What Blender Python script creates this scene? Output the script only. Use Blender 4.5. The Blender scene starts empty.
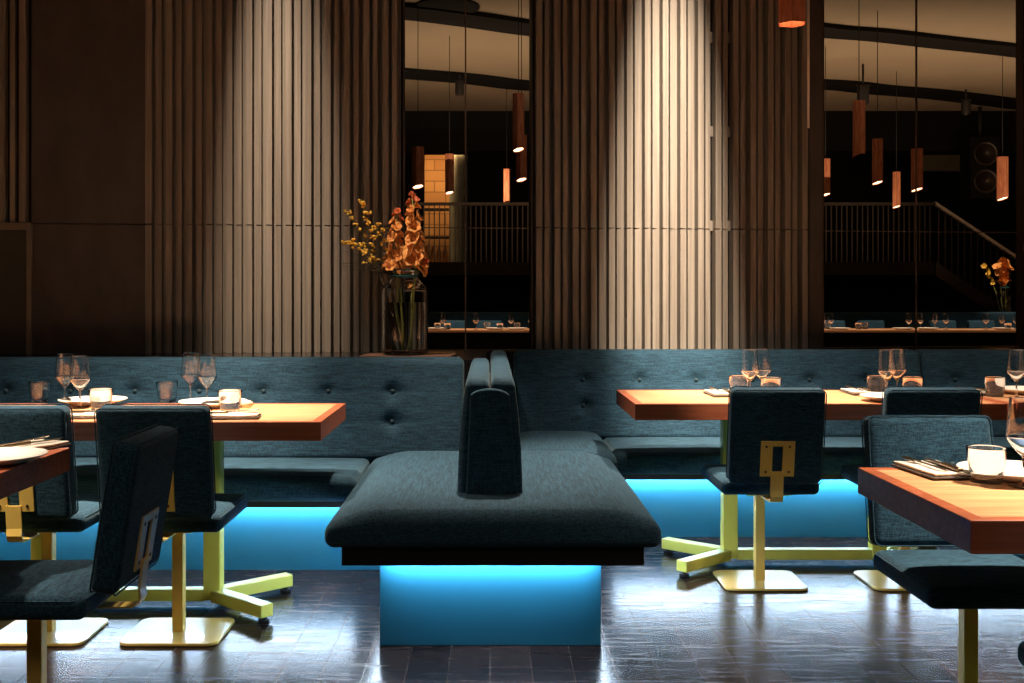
import bpy, bmesh, math, random
from mathutils import Vector, Matrix
random.seed(7)
C = bpy.context.scene.collection
R = math.radians
F = 1086.0; CX = 490.0; CY = 295.0; HC = 1.215

def P(px, py, D):
    return Vector(((px-CX)*D/F, D, HC-(py-CY)*D/F))
def onz(px, py, z):
    D = (HC-z)*F/(py-CY)
    return Vector(((px-CX)*D/F, D, z))

# ---------------------------------------------------------------- materials
def new_mat(name):
    m = bpy.data.materials.new(name); m.use_nodes = True
    nt = m.node_tree
    b = nt.nodes['Principled BSDF']
    return m, nt, b
def N(nt, t, **kw):
    n = nt.nodes.new(t)
    for k, v in kw.items():
        if k in n.inputs: n.inputs[k].default_value = v
        else: setattr(n, k, v)
    return n
def plain(name, col, rough=.5, metal=0, spec=.5, coat=0, bump=0, bscale=80, var=.12, vscale=6):
    m, nt, b = new_mat(name)
    b.inputs['Roughness'].default_value = rough
    b.inputs['Metallic'].default_value = metal
    b.inputs['Specular IOR Level'].default_value = spec
    b.inputs['Coat Weight'].default_value = coat
    tc = N(nt, 'ShaderNodeTexCoord')
    no = N(nt, 'ShaderNodeTexNoise', Scale=vscale, Detail=4.0)
    nt.links.new(tc.outputs['Object'], no.inputs['Vector'])
    rp = N(nt, 'ShaderNodeValToRGB')
    rp.color_ramp.elements[0].position = .3; rp.color_ramp.elements[1].position = .7
    rp.color_ramp.elements[0].color = (*[c*(1-var) for c in col], 1)
    rp.color_ramp.elements[1].color = (*[min(1, c*(1+var)) for c in col], 1)
    nt.links.new(no.outputs['Fac'], rp.inputs['Fac'])
    nt.links.new(rp.outputs['Color'], b.inputs['Base Color'])
    if bump:
        n2 = N(nt, 'ShaderNodeTexNoise', Scale=bscale, Detail=3.0)
        nt.links.new(tc.outputs['Object'], n2.inputs['Vector'])
        bp = N(nt, 'ShaderNodeBump', Strength=bump, Distance=.002)
        nt.links.new(n2.outputs['Fac'], bp.inputs['Height'])
        nt.links.new(bp.outputs['Normal'], b.inputs['Normal'])
    return m
def streaky(name, c0, c1, scale, rough=.5, spec=.5, coat=0, bump=.3, dist=.002, detail=4.0, lo=.39, hi=.63, scale2=None, sheen=0):
    m, nt, b = new_mat(name)
    b.inputs['Roughness'].default_value = rough
    b.inputs['Specular IOR Level'].default_value = spec
    b.inputs['Coat Weight'].default_value = coat
    if sheen:
        b.inputs['Sheen Weight'].default_value = sheen
        b.inputs['Sheen Roughness'].default_value = .5
        b.inputs['Sheen Tint'].default_value = (.5, .75, .85, 1)
    tc = N(nt, 'ShaderNodeTexCoord')
    mp = N(nt, 'ShaderNodeMapping'); mp.inputs['Scale'].default_value = scale
    nt.links.new(tc.outputs['Object'], mp.inputs['Vector'])
    no = N(nt, 'ShaderNodeTexNoise', Scale=1.0, Detail=detail, Roughness=.6)
    nt.links.new(mp.outputs['Vector'], no.inputs['Vector'])
    fac = no.outputs['Fac']
    if scale2:
        mp2 = N(nt, 'ShaderNodeMapping'); mp2.inputs['Scale'].default_value = scale2
        nt.links.new(tc.outputs['Object'], mp2.inputs['Vector'])
        n2 = N(nt, 'ShaderNodeTexNoise', Scale=1.0, Detail=2.0)
        nt.links.new(mp2.outputs['Vector'], n2.inputs['Vector'])
        mx = N(nt, 'ShaderNodeMix', data_type='FLOAT')
        mx.inputs[0].default_value = .4
        nt.links.new(fac, mx.inputs[2]); nt.links.new(n2.outputs['Fac'], mx.inputs[3])
        fac = mx.outputs[0]
    rp = N(nt, 'ShaderNodeValToRGB')
    rp.color_ramp.elements[0].position = lo; rp.color_ramp.elements[1].position = hi
    rp.color_ramp.elements[0].color = (*c0, 1); rp.color_ramp.elements[1].color = (*c1, 1)
    nt.links.new(fac, rp.inputs['Fac'])
    nt.links.new(rp.outputs['Color'], b.inputs['Base Color'])
    bp = N(nt, 'ShaderNodeBump', Strength=bump, Distance=dist)
    nt.links.new(fac, bp.inputs['Height'])
    nt.links.new(bp.outputs['Normal'], b.inputs['Normal'])
    return m
def emit(name, col, s):
    m, nt, b = new_mat(name)
    b.inputs['Base Color'].default_value = (.8, .8, .8, 1)
    b.inputs['Emission Color'].default_value = (*col, 1)
    b.inputs['Emission Strength'].default_value = s
    return m
def glassy(name, col=(1, 1, 1), ior=1.5, rough=0.0):
    m, nt, b = new_mat(name)
    b.inputs['Base Color'].default_value = (*col, 1)
    b.inputs['Transmission Weight'].default_value = 1
    b.inputs['Roughness'].default_value = rough
    b.inputs['IOR'].default_value = ior
    return m
def thin_glass(name, tint, refl=1.0, ior=1.5):
    m = bpy.data.materials.new(name); m.use_nodes = True
    nt = m.node_tree; nt.nodes.clear()
    out = N(nt, 'ShaderNodeOutputMaterial')
    tr = N(nt, 'ShaderNodeBsdfTransparent'); tr.inputs['Color'].default_value = (*tint, 1)
    gl = N(nt, 'ShaderNodeBsdfGlossy'); gl.inputs['Roughness'].default_value = .02
    gl.inputs['Color'].default_value = (refl, refl, refl, 1)
    fr = N(nt, 'ShaderNodeFresnel', IOR=ior)
    mx = N(nt, 'ShaderNodeMixShader')
    nt.links.new(fr.outputs[0], mx.inputs[0]); nt.links.new(tr.outputs[0], mx.inputs[1]); nt.links.new(gl.outputs[0], mx.inputs[2])
    nt.links.new(mx.outputs[0], out.inputs['Surface'])
    return m

FD = (.005, .020, .036); FL = (.027, .086, .142)
M = {}
M['fabric'] = streaky('teal_slub_fabric', FD, FL, (14, 55, 240), .85, .25, bump=.5, dist=.0025, scale2=(300, 300, 60), sheen=.15)
M['fabric_deep'] = streaky('teal_slub_fabric_lengthwise', FD, FL, (170, 10, 240), .85, .25, bump=.5, dist=.0025, scale2=(60, 300, 300), sheen=.15)
M['fabric_chair'] = streaky('teal_coarse_weave', (.004, .019, .036), (.032, .098, .160), (28, 110, 330), .88, .2, bump=.7, dist=.003, scale2=(330, 330, 80), sheen=.15)
M['button'] = plain('button_fabric', (.02, .05, .068), .7)
M['frame'] = plain('black_laminate', (.008, .008, .010), .45)
M['blue'] = plain('blue_lacquer', (.020, .17, .28), .34, var=.05, vscale=3)
M['chair_metal'] = plain('golden_yellow_powder_coat', (.90, .64, .16), .32, spec=.5, coat=.3, var=.05, vscale=8)
M['table_metal'] = plain('lime_yellow_powder_coat', (.84, .78, .14), .35, spec=.5, coat=.3, var=.05, vscale=8)
M['screw'] = plain('dark_screw', (.12, .07, .03), .4, metal=.5)
M['rubber'] = plain('black_rubber', (.01, .01, .01), .7)
M['wood'] = streaky('cherry_wood', (.53, .25, .115), (.73, .39, .19), (2.5, 45, 45), .38, .5, coat=.15, bump=.08, dist=.001)
M['wood_band'] = streaky('dark_cherry_band', (.32, .082, .034), (.46, .128, .054), (3, 50, 70), .38, .5, coat=.15, bump=.08, dist=.001)
M['slat'] = streaky('brown_oak_slat', (.19, .165, .138), (.28, .248, .21), (60, 60, 1.2), .55, .4, bump=.15, dist=.001)
M['panel'] = streaky('umber_panel', (.070, .060, .056), (.088, .076, .070), (9, 9, 4), .6, .3, bump=.05)
M['dark'] = plain('near_black_paint', (.007, .006, .006), .8, spec=.15)
M['darkwall'] = plain('dark_room_paint', (.028, .020, .018), .85, spec=.2)
M['frame_bronze'] = plain('bronze_frame', (.06, .042, .03), .45, metal=.3)
M['ledge'] = plain('dark_polished_ledge', (.02, .016, .016), .16, spec=.6)
M['ceil'] = plain('beige_plaster', (.42, .34, .25), .8, var=.06, vscale=1.2)
M['white'] = plain('white_porcelain', (.80, .76, .70), .2, spec=.6, var=.02)
M['linen'] = streaky('pale_linen', (.55, .50, .43), (.68, .62, .54), (160, 160, 160), .9, .1, bump=.3)
M['linen_dark'] = streaky('linen_stitched_edge', (.10, .09, .085), (.16, .14, .13), (160, 160, 160), .9, .1, bump=.3)
M['steel'] = plain('brushed_steel', (.42, .36, .28), .25, metal=1.0, var=.1)
M['darksteel'] = plain('bronze_cutlery', (.22, .15, .08), .3, metal=1.0, var=.1)
M['bread'] = plain('bread_crust', (.72, .55, .36), .8, bump=.4, bscale=60)
def mixed_glass(name, col, ior, fac):
    m = bpy.data.materials.new(name); m.use_nodes = True
    nt = m.node_tree; nt.nodes.clear()
    out = N(nt, 'ShaderNodeOutputMaterial'); g = N(nt, 'ShaderNodeBsdfGlass', IOR=ior, Roughness=.0)
    g.inputs['Color'].default_value = (*col, 1)
    tr = N(nt, 'ShaderNodeBsdfTransparent'); tr.inputs['Color'].default_value = (*[min(1, c*1.0) for c in col], 1)
    mx = N(nt, 'ShaderNodeMixShader'); mx.inputs[0].default_value = fac
    nt.links.new(tr.outputs[0], mx.inputs[1]); nt.links.new(g.outputs[0], mx.inputs[2]); nt.links.new(mx.outputs[0], out.inputs['Surface'])
    return m
M['glass'] = glassy('clear_glass', (1, .99, .98), 1.56)
M['vase_glass'] = glassy('jar_glass', (.985, 1, .99), 1.45)
M['water'] = glassy('still_water', (.99, 1, .99), 1.33)
M['pane'] = thin_glass('window_pane', (.86, .82, .78), .35, 1.25)
M['joint'] = plain('pane_joint', (.14, .10, .075), .5)
M['copper'] = streaky('oxidised_copper', (.45, .13, .06), (.72, .27, .13), (50, 50, 7), .45, .5, bump=.25, dist=.002)
M['bulb'] = emit('warm_lamp_disc', (1, .62, .35), 9)
M['bulb_dim'] = emit('lamp_disc_far', (1, .62, .36), 4.5)
M['led'] = emit('cool_led_strip', (.64, .81, 1.0), 85)
M['cord'] = plain('black_cord', (.01, .008, .008), .6)
M['rod'] = plain('pale_brass_rod', (.85, .74, .62), .4, metal=.2)
M['petal'] = streaky('orange_petal', (.74, .27, .06), (.90, .45, .14), (40, 40, 40), .6, .3, bump=.2)
M['petal_red'] = plain('red_orange_bud', (.60, .13, .035), .6, var=.25, vscale=40)
M['blossom'] = plain('yellow_blossom', (.82, .50, .06), .6, var=.2, vscale=40)
M['stem'] = plain('green_stem', (.36, .38, .10), .6, var=.2)
M['twig'] = plain('dark_twig', (.045, .045, .022), .8)
M['tray'] = plain('rusted_board', (.20, .10, .065), .6, var=.3, vscale=12)
M['teal_tie'] = plain('teal_twine', (.02, .20, .20), .6)
M['rail'] = plain('dark_bronze_rail', (.10, .075, .06), .35, metal=.6)
M['brick'] = None

def floor_mat():
    m, nt, b = new_mat('dark_plank_floor')
    tc = N(nt, 'ShaderNodeTexCoord')
    mp = N(nt, 'ShaderNodeMapping'); mp.inputs['Rotation'].default_value = (0, 0, R(90))
    nt.links.new(tc.outputs['Object'], mp.inputs['Vector'])
    br = N(nt, 'ShaderNodeTexBrick', Scale=1.0)
    br.offset = .37; br.offset_frequency = 2
    br.inputs['Brick Width'].default_value = .95; br.inputs['Row Height'].default_value = .135
    br.inputs['Mortar Size'].default_value = .0022; br.inputs['Mortar Smooth'].default_value = .3
    br.inputs['Color1'].default_value = (.015, .010, .009, 1); br.inputs['Color2'].default_value = (.028, .018, .016, 1)
    br.inputs['Mortar'].default_value = (.075, .060, .055, 1)
    nt.links.new(mp.outputs['Vector'], br.inputs['Vector'])
    mp2 = N(nt, 'ShaderNodeMapping'); mp2.inputs['Scale'].default_value = (30, 2.2, 1)
    nt.links.new(tc.outputs['Object'], mp2.inputs['Vector'])
    no = N(nt, 'ShaderNodeTexNoise', Scale=1.0, Detail=6.0, Roughness=.65)
    nt.links.new(mp2.outputs['Vector'], no.inputs['Vector'])
    mx = N(nt, 'ShaderNodeMix', data_type='RGBA', blend_type='MULTIPLY'); mx.inputs[0].default_value = .7
    rp = N(nt, 'ShaderNodeValToRGB'); rp.color_ramp.elements[0].position = .3; rp.color_ramp.elements[1].position = .75
    rp.color_ramp.elements[0].color = (.45, .42, .42, 1); rp.color_ramp.elements[1].color = (1.5, 1.4, 1.35, 1)
    nt.links.new(no.outputs['Fac'], rp.inputs['Fac'])
    nt.links.new(br.outputs['Color'], mx.inputs[6]); nt.links.new(rp.outputs['Color'], mx.inputs[7])
    nt.links.new(mx.outputs[2], b.inputs['Base Color'])
    n3 = N(nt, 'ShaderNodeTexNoise', Scale=2.6, Detail=7.0, Roughness=.7)
    mp3 = N(nt, 'ShaderNodeMapping'); mp3.inputs['Scale'].default_value = (1.4, 11, 1)
    nt.links.new(tc.outputs['Object'], mp3.inputs['Vector']); nt.links.new(mp3.outputs['Vector'], n3.inputs['Vector'])
    mr = N(nt, 'ShaderNodeMapRange'); mr.inputs[1].default_value = .3; mr.inputs[2].default_value = .7
    mr.inputs[3].default_value = .15; mr.inputs[4].default_value = .33
    nt.links.new(n3.outputs['Fac'], mr.inputs[0]); nt.links.new(mr.outputs[0], b.inputs['Roughness'])
    b.inputs['Specular IOR Level'].default_value = .13
    mp4 = N(nt, 'ShaderNodeMapping'); mp4.inputs['Scale'].default_value = (5, 40, 1)
    nt.links.new(tc.outputs['Object'], mp4.inputs['Vector'])
    n4 = N(nt, 'ShaderNodeTexNoise', Scale=1.0, Detail=5.0); nt.links.new(mp4.outputs['Vector'], n4.inputs['Vector'])
    bp = N(nt, 'ShaderNodeBump', Strength=.03, Distance=.002); nt.links.new(n4.outputs['Fac'], bp.inputs['Height'])
    bp2 = N(nt, 'ShaderNodeBump', Strength=.12, Distance=.001); bp2.invert = True
    nt.links.new(br.outputs['Fac'], bp2.inputs['Height']); nt.links.new(bp.outputs['Normal'], bp2.inputs['Normal'])
    nt.links.new(bp2.outputs['Normal'], b.inputs['Normal'])
    return m
M['floor'] = floor_mat()
def brick_mat():
    m, nt, b = new_mat('warm_stone_blocks')
    tc = N(nt, 'ShaderNodeTexCoord')
    mp = N(nt, 'ShaderNodeMapping'); mp.inputs['Rotation'].default_value = (R(90), 0, 0)
    nt.links.new(tc.outputs['Object'], mp.inputs['Vector'])
    br = N(nt, 'ShaderNodeTexBrick', Scale=1.0)
    br.inputs['Brick Width'].default_value = .45; br.inputs['Row Height'].default_value = .22; br.inputs['Mortar Size'].default_value = .012
    br.inputs['Color1'].default_value = (.62, .34, .13, 1); br.inputs['Color2'].default_value = (.5, .25, .09, 1); br.inputs['Mortar'].default_value = (.3, .15, .06, 1)
    nt.links.new(mp.outputs['Vector'], br.inputs['Vector']); nt.links.new(br.outputs['Color'], b.inputs['Base Color'])
    b.inputs['Roughness'].default_value = .8
    return m
M['brick'] = brick_mat()

# ---------------------------------------------------------------- mesh builder
class MB:
    def __init__(s): s.v = []; s.f = []; s.smooth = []
    def add(s, vs, fs, smooth=False):
        o = len(s.v); s.v += [tuple(v) for v in vs]
        s.f += [tuple(i+o for i in f) for f in fs]; s.smooth += [smooth]*len(fs)
        return s
    def box(s, x0, x1, y0, y1, z0, z1, mat=None):
        vs = [Vector((x, y, z)) for z in (z0, z1) for y in (y0, y1) for x in (x0, x1)]
        if mat: vs = [mat @ v for v in vs]
        return s.add(vs, [(0, 2, 3, 1), (4, 5, 7, 6), (0, 1, 5, 4), (2, 6, 7, 3), (0, 4, 6, 2), (1, 3, 7, 5)])
    def prism(s, poly, z0, z1, mat=None, smooth=False):
        n = len(poly)
        vs = [Vector((x, y, z0)) for x, y in poly] + [Vector((x, y, z1)) for x, y in poly]
        if mat: vs = [mat @ v for v in vs]
        fs = [tuple(reversed(range(n))), tuple(range(n, 2*n))] + [(i, (i+1) % n, (i+1) % n+n, i+n) for i in range(n)]
        return s.add(vs, fs, smooth)
    def lathe(s, prof, n=28, at=(0, 0, 0), closed=False, tight=.0006):
        vs = []; fs = []
        if tight:                      # support loops beside every sharp turn keep the smooth shading true
            q = [prof[0]]
            for i in range(1, len(prof)-1):
                a, b, c = Vector(prof[i-1]), Vector(prof[i]), Vector(prof[i+1])
                u, w = b-a, c-b
                if u.length > 1e-6 and w.length > 1e-6 and u.angle(w) > R(28):
                    if u.length > 2.5*tight: q.append(tuple(b-u.normalized()*tight))
                    q.append(prof[i])
                    if w.length > 2.5*tight: q.append(tuple(b+w.normalized()*tight))
                else: q.append(prof[i])
            q.append(prof[-1]); prof = q
        for r, z in prof:
            for k in range(n):
                a = 2*math.pi*k/n
                vs.append((at[0]+r*math.cos(a), at[1]+r*math.sin(a), at[2]+z))
        m = len(prof)
        for i in range(m-1 if not closed else m):
            j = (i+1) % m
            for k in range(n):
                l = (k+1) % n
                fs.append((i*n+k, i*n+l, j*n+l, j*n+k))
        if not closed:
            if prof[0][0] > 1e-6: fs.append(tuple(reversed(range(n))))
            if prof[-1][0] > 1e-6: fs.append(tuple(range((m-1)*n, m*n)))
        return s.add(vs, fs, True)
    def tube(s, pts, r, n=8, closed=False):
        pts = [Vector(p) for p in pts]; m = len(pts)
        rs = r if isinstance(r, (list, tuple)) else [r]*m
        vs = []; up = None
        for i, p in enumerate(pts):
            if closed: t = pts[(i+1) % m]-pts[i-1]
            else: t = pts[min(i+1, m-1)]-pts[max(i-1, 0)]
            t.normalize()
            if up is None:
                up = Vector((0, 0, 1)) if abs(t.z) < .9 else Vector((1, 0, 0))
            a = t.cross(up)
            if a.length < 1e-5: a = t.cross(Vector((0, 1, 0)))
            a.normalize(); b = a.cross(t).normalized(); up = b
            for k in range(n):
                an = 2*math.pi*k/n
                vs.append(p+(a*math.cos(an)+b*math.sin(an))*rs[i])
        fs = []
        for i in range(m if closed else m-1):
            j = (i+1) % m
            for k in range(n):
                l = (k+1) % n
                fs.append((i*n+k, j*n+k, j*n+l, i*n+l))
        if not closed:
            fs.append(tuple(range(n))); fs.append(tuple(reversed(range((m-1)*n, m*n))))
        return s.add(vs, fs, True)
    def ball(s, c, r, sc=(1, 1, 1), n=10, m=7):
        vs = []; fs = []
        for i in range(m+1):
            th = math.pi*i/m
            for k in range(n):
                a = 2*math.pi*k/n
                vs.append((c[0]+r*sc[0]*math.sin(th)*math.cos(a), c[1]+r*sc[1]*math.sin(th)*math.sin(a), c[2]+r*sc[2]*math.cos(th)))
        for i in range(m):
            for k in range(n):
                l = (k+1) % n
                fs.append((i*n+k, (i+1)*n+k, (i+1)*n+l, i*n+l))
        return s.add(vs, fs, True)
    def cushion(s, x0, x1, y0, y1, z0, z1, r=.03, res=(8, 8, 4), fn=None, k=4):
        h = ((x1-x0)/2, (y1-y0)/2, (z1-z0)/2); c = ((x0+x1)/2, (y0+y1)/2, (z0+z1)/2)
        rr = [min(r, q*.98) for q in h]
        ax = []
        for a in range(3):
            e = [math.tan(math.pi/4*i/k) for i in range(k+1)]
            lo = [-h[a]+rr[a]*(1-t) for t in reversed(e)]
            inn = h[a]-rr[a]
            mid = [-inn+2*inn*i/res[a] for i in range(1, res[a])]
            ax.append(lo+mid+[-q for q in reversed(lo)])
        idx = {}; vs = []; fs = []
        def vid(i, j, l):
            key = (i, j, l)
            if key in idx: return idx[key]
            p = [ax[0][i], ax[1][j], ax[2][l]]
            inner = [max(-(h[a]-rr[a]), min(h[a]-rr[a], p[a])) for a in range(3)]
            d = [(p[a]-inner[a])/rr[a] for a in range(3)]
            L = math.sqrt(sum(q*q for q in d)) or 1
            mx = max(abs(q) for q in d)
            q = [inner[a]+d[a]/L*rr[a]*1.0 for a in range(3)]
            v = Vector((q[0]+c[0], q[1]+c[1], q[2]+c[2]))
            if fn: v = Vector(fn(v.x, v.y, v.z))
            idx[key] = len(vs); vs.append(v); return idx[key]
        nx, ny, nz = [len(a)-1 for a in ax]
        for i in range(nx):
            for j in range(ny):
                fs.append((vid(i, j, nz), vid(i+1, j, nz), vid(i+1, j+1, nz), vid(i, j+1, nz)))
                fs.append((vid(i, j+1, 0), vid(i+1, j+1, 0), vid(i+1, j, 0), vid(i, j, 0)))
        for i in range(nx):
            for l in range(nz):
                fs.append((vid(i, 0, l), vid(i+1, 0, l), vid(i+1, 0, l+1), vid(i, 0, l+1)))
                fs.append((vid(i, ny, l+1), vid(i+1, ny, l+1), vid(i+1, ny, l), vid(i, ny, l)))
        for j in range(ny):
            for l in range(nz):
                fs.append((vid(0, j, l+1), vid(0, j+1, l+1), vid(0, j+1, l), vid(0, j, l)))
                fs.append((vid(nx, j, l), vid(nx, j+1, l), vid(nx, j+1, l+1), vid(nx, j, l+1)))
        return s.add(vs, fs, True)
    def build(s, name, mat, parent=None, bevel=0, seg=2):
        me = bpy.data.meshes.new(name)
        me.from_pydata(s.v, [], s.f)
        me.polygons.foreach_set('use_smooth', s.smooth)
        me.update()
        bm = bmesh.new(); bm.from_mesh(me)
        bmesh.ops.recalc_face_normals(bm, faces=bm.faces)
        bm.to_mesh(me); bm.free()
        me.materials.append(M[mat] if isinstance(mat, str) else mat)
        o = bpy.data.objects.new(name, me); C.objects.link(o)
        if parent: o.parent = parent
        if bevel:
            b = o.modifiers.new('bevel', 'BEVEL'); b.width = bevel; b.segments = seg; b.limit_method = 'ANGLE'; b.angle_limit = R(40)
        return o
def tag(o, label=None, cat=None, group=None, kind=None):
    if label: o['label'] = label
    if cat: o['category'] = cat
    if group: o['group'] = group
    if kind: o['kind'] = kind
    return o
def thing(name, loc, label, cat, group=None, rz=0):
    o = bpy.data.objects.new(name, None); C.objects.link(o)
    o.empty_display_size = .1
    o.location = loc; o.rotation_euler = (0, 0, rz)
    return tag(o, label, cat, group)
def kids(o): return [c for c in C.objects if c.parent == o]
def copy_tree(o, loc=None, rz=None, label=None, group=None, parent=None):
    c = o.copy(); C.objects.link(c)
    if parent: c.parent = parent
    for k in kids(o): copy_tree(k, parent=c)
    if loc is not None: c.location = loc
    if rz is not None: c.rotation_euler = (0, 0, rz)
    if label: c['label'] = label
    if group: c['group'] = group
    return c
def struct(o): o['kind'] = 'structure'; return o
def lerp(a, b, t): return a+(b-a)*t

# ---------------------------------------------------------------- room shell
WA, WB = 6.149, .1363
def wy(x): return WA+WB*x
def wx(px):
    k = (px-CX)/F
    return k*WA/(1-k*WB)
WU = Vector((1, WB, 0)).normalized(); WN = Vector((WB, -1, 0)).normalized()   # along the wall, towards the diners
CEIL = 4.2
XL, XR = -3.4, 4.1
def wall_mat(X):     # local x along wall, local y away from diners
    return Matrix(((WU.x, -WN.x, 0, X), (WU.y, -WN.y, 0, wy(X)), (0, 0, 1, 0), (0, 0, 0, 1)))
W0 = wall_mat(0)
def wl(px): return wx(px)/WU.x          # wall coordinate of a pixel column
LL, LR = XL/WU.x, XR/WU.x
FX0, FX1, FY = -6.0, 12.0, 21.5

struct(MB().box(FX0-.2, FX1+.2, -2.2, FY+3.2, -.1, 0).build('floor', 'floor'))
struct(MB().box(FX0-.2, FX1+.2, -2.2, FY+3.2, CEIL, CEIL+.1).build('ceiling', 'ceil'))
struct(MB().box(XL-.1, XL, -2.1, wy(XL), 0, CEIL).build('wall_left', 'darkwall'))
struct(MB().box(XR, XR+.1, -2.1, wy(XR), 0, CEIL).build('wall_right', 'darkwall'))
struct(MB().box(FX0, FX1, -2.2, -2.1, 0, CEIL).build('wall_front', 'darkwall'))
w = MB()
G1, G2, H1, H2 = wl(403), wl(532), wl(820), wl(1021)
for a, b_, z0, z1 in ((LL, G1, 0, CEIL), (G1, G2, 0, .88), (G2, H1, 0, CEIL), (H1, H2, 0, .88), (H2, LR+.25, 0, CEIL)):
    w.box(a, b_, 0, .035, z0, z1, W0)
struct(w.build('wall_back', 'dark'))
# far dining room beyond the glass
struct(MB().box(FX0-.1, FX0, wy(FX0)-.2, FY+3, 0, CEIL).build('wall_far_left', 'darkwall'))
struct(MB().box(FX1, FX1+.1, 5, FY+3, 0, CEIL).build('wall_far_right', 'darkwall'))
AX0, AX1 = P(424, 0, 20).x, P(468, 0, 20).x
wf = MB().box(FX0, AX0, 20.0, 20.2, 0, CEIL).box(AX1, FX1, 20.0, 20.2, 0, CEIL).box(AX0, AX1, 20.0, 20.2, 0, 1.77).box(AX0, AX1, 20.0, 20.2, 3.9, CEIL)
struct(wf.build('wall_far', 'dark'))
al = MB().box(AX0-.5, AX1+.6, 22.0, 22.1, 1.6, CEIL)
struct(al.build('wall_alcove', 'brick'))
struct(MB().box(AX0-.6, AX1+.7, 20.2, 22.1, 1.66, 1.77).build('floor_alcove', 'darkwall'))

SEAM = 1.595
# flat panel and framed panel at the left
pm = MB()
for z0, z1 in ((.9, SEAM-.002), (SEAM+.002, CEIL)):
    pm.box(wl(34), wl(147), -.05, -.001, z0, z1, W0)
struct(pm.build('trim_1', 'panel', bevel=.0015))
fr = MB().box(LL+.002, wl(35), -.075, -.001, SEAM-.035, SEAM+.003, W0).box(wl(30), wl(35), -.075, -.001, .9, SEAM-.035, W0)
struct(fr.build('trim_2', plain('brown_trim', (.20, .165, .125), .5), bevel=.003))
struct(MB().box(LL+.002, wl(30), -.045, -.001, .9, SEAM-.035, W0).build('trim_3', plain('dark_olive_panel', (.055, .050, .040), .6)))
# slat banks
def slats(px0, px1, tiers, skip=(), pitch=.0530):
    mb = MB(); a, b_ = wl(px0), wl(px1)
    n = max(1, round((b_-a)/pitch)); p = (b_-a)/n
    for i in range(n):
        x = a+i*p
        w_, d = (.034, .070) if i % 2 == 0 else (.029, .045)
        for (z0, z1) in tiers:
            if (i, z1 > 2) in skip or i in skip: continue
            mb.box(x, x+w_, -d, -.0005, z0, z1, W0)
    return mb
two = ((.9, SEAM-.003), (SEAM+.003, CEIL-.002))
struct(slats(-170, 33, ((SEAM+.006, CEIL-.002),)).build('trim_4', 'slat', bevel=.002, seg=1))
struct(slats(147.5, 401, two).box(wl(147.5), wl(401), -.002, -.0004, .9, CEIL-.002, W0).build('trim_5', 'slat', bevel=.002, seg=1))
b2 = slats(534, 806, two)
# battens in the gap of two missing slats
for yy in (38, 132, 226):
    z = HC-(yy-CY)*wy(1.3)/F
    b2.box(wl(703.5), wl(734), -.022, -.001, z-.03, z+.03, W0)
b2.box(wl(534), wl(704), -.002, -.0004, .9, CEIL-.002, W0).box(wl(735), wl(806), -.002, -.0004, .9, CEIL-.002, W0)
struct(b2.build('trim_6', 'slat', bevel=.002, seg=1))
struct(MB().box(wl(806), wl(819), -.05, -.001, .9, CEIL-.002, W0).build('trim_7', 'panel', bevel=.002))
# windows: frame, four panes, joint lines
def window(name, a, b_, seamx):
    fr = MB()
    fr.box(a, a+.010, -.035, .037, .9, CEIL-.002, W0).box(b_-.010, b_, -.035, .037, .9, CEIL-.002, W0)
    fr.box(a, b_, .0, .04, .88, .905, W0)
    o = struct(fr.build(name, 'frame_bronze'))
    j = MB().box(seamx-.004, seamx+.004, .018, .026, .905, CEIL-.002, W0).box(a+.012, b_-.012, .018, .026, SEAM-.003, SEAM+.003, W0)
    j.build('pane_joint', 'joint', o)
    for x0, x1 in ((a+.012, seamx-.004), (seamx+.004, b_-.012)):
        for z0, z1 in ((.905, SEAM-.003), (SEAM+.003, CEIL-.002)):
            vs = [W0 @ Vector((x, .022, z)) for x, z in ((x0, z0), (x1, z0), (x1, z1), (x0, z1))]
            MB().add(vs, [(0, 1, 2, 3)]).build('glass_pane', 'pane', o)
window('window_1', G1, G2, wl(466))
window('window_2', H1, H2, wl(918))
# ledge behind the benches
lg = MB().prism([(-3.38, 5.36), (-.02, 5.36), (-.02, 6.075), (3.6, 6.075), (4.05, 6.2), (4.05, wy(4.05)-.002), (-3.38, wy(-3.38)-.002)], .02, .9)
tag(lg.build('ledge', 'ledge', bevel=.004), 'dark polished ledge running behind the bench backs along the slatted wall', 'ledge')

# ---------------------------------------------------------------- benches
def bench_back(x0, x1, yb, yt, z0, z1, thick, btns, crown=.012):
    def fn(x, y, z):
        t = (z-z0)/(z1-z0)
        front = 1-min(1, max(0, (y-0)/thick))      # 1 on the front face
        yy = y
        d = 0
        for bx, bz in btns:
            q = ((x-bx)**2+(z-bz)**2)
            if q < .05:
                d += .026*math.exp(-q/(2*.026**2))+.009*math.exp(-(abs(x-bx)/.11+abs(z-bz)/.012)**1.2)*.8
        bulge = crown*math.sin(math.pi*min(1, max(0, t)))
        yy += (d-bulge)*front
        return (x, yy+lerp(yb, yt, t), z)
    mb = MB()
    mb.cushion(x0, x1, 0, thick, z0, z1, r=.035, res=(int((x1-x0)/.016), 2, 34), fn=fn)
    return mb
def add_buttons(root, btns, yb, yt, z0, z1):
    for bx, bz in btns:
        t = (bz-z0)/(z1-z0)
        MB().ball((bx, lerp(yb, yt, t)+.008-.012*math.sin(math.pi*t), bz), .0105, (1, .5, 1), 12, 8).build('button', 'button', root)
def seat_fn(x0, x1, y0, y1, z0, z1, cr, px=8, py=6):
    def fn(x, y, z):
        if z > (z0+z1)/2:
            u = (x-(x0+x1)/2)/((x1-x0)/2); v = (y-(y0+y1)/2)/((y1-y0)/2)
            k = max(0, 1-abs(u)**px)*max(0, 1-abs(v)**py)
            z += cr*k*((z-(z0+z1)/2)/((z1-z0)/2))
        return (x, y, z)
    return fn

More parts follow.
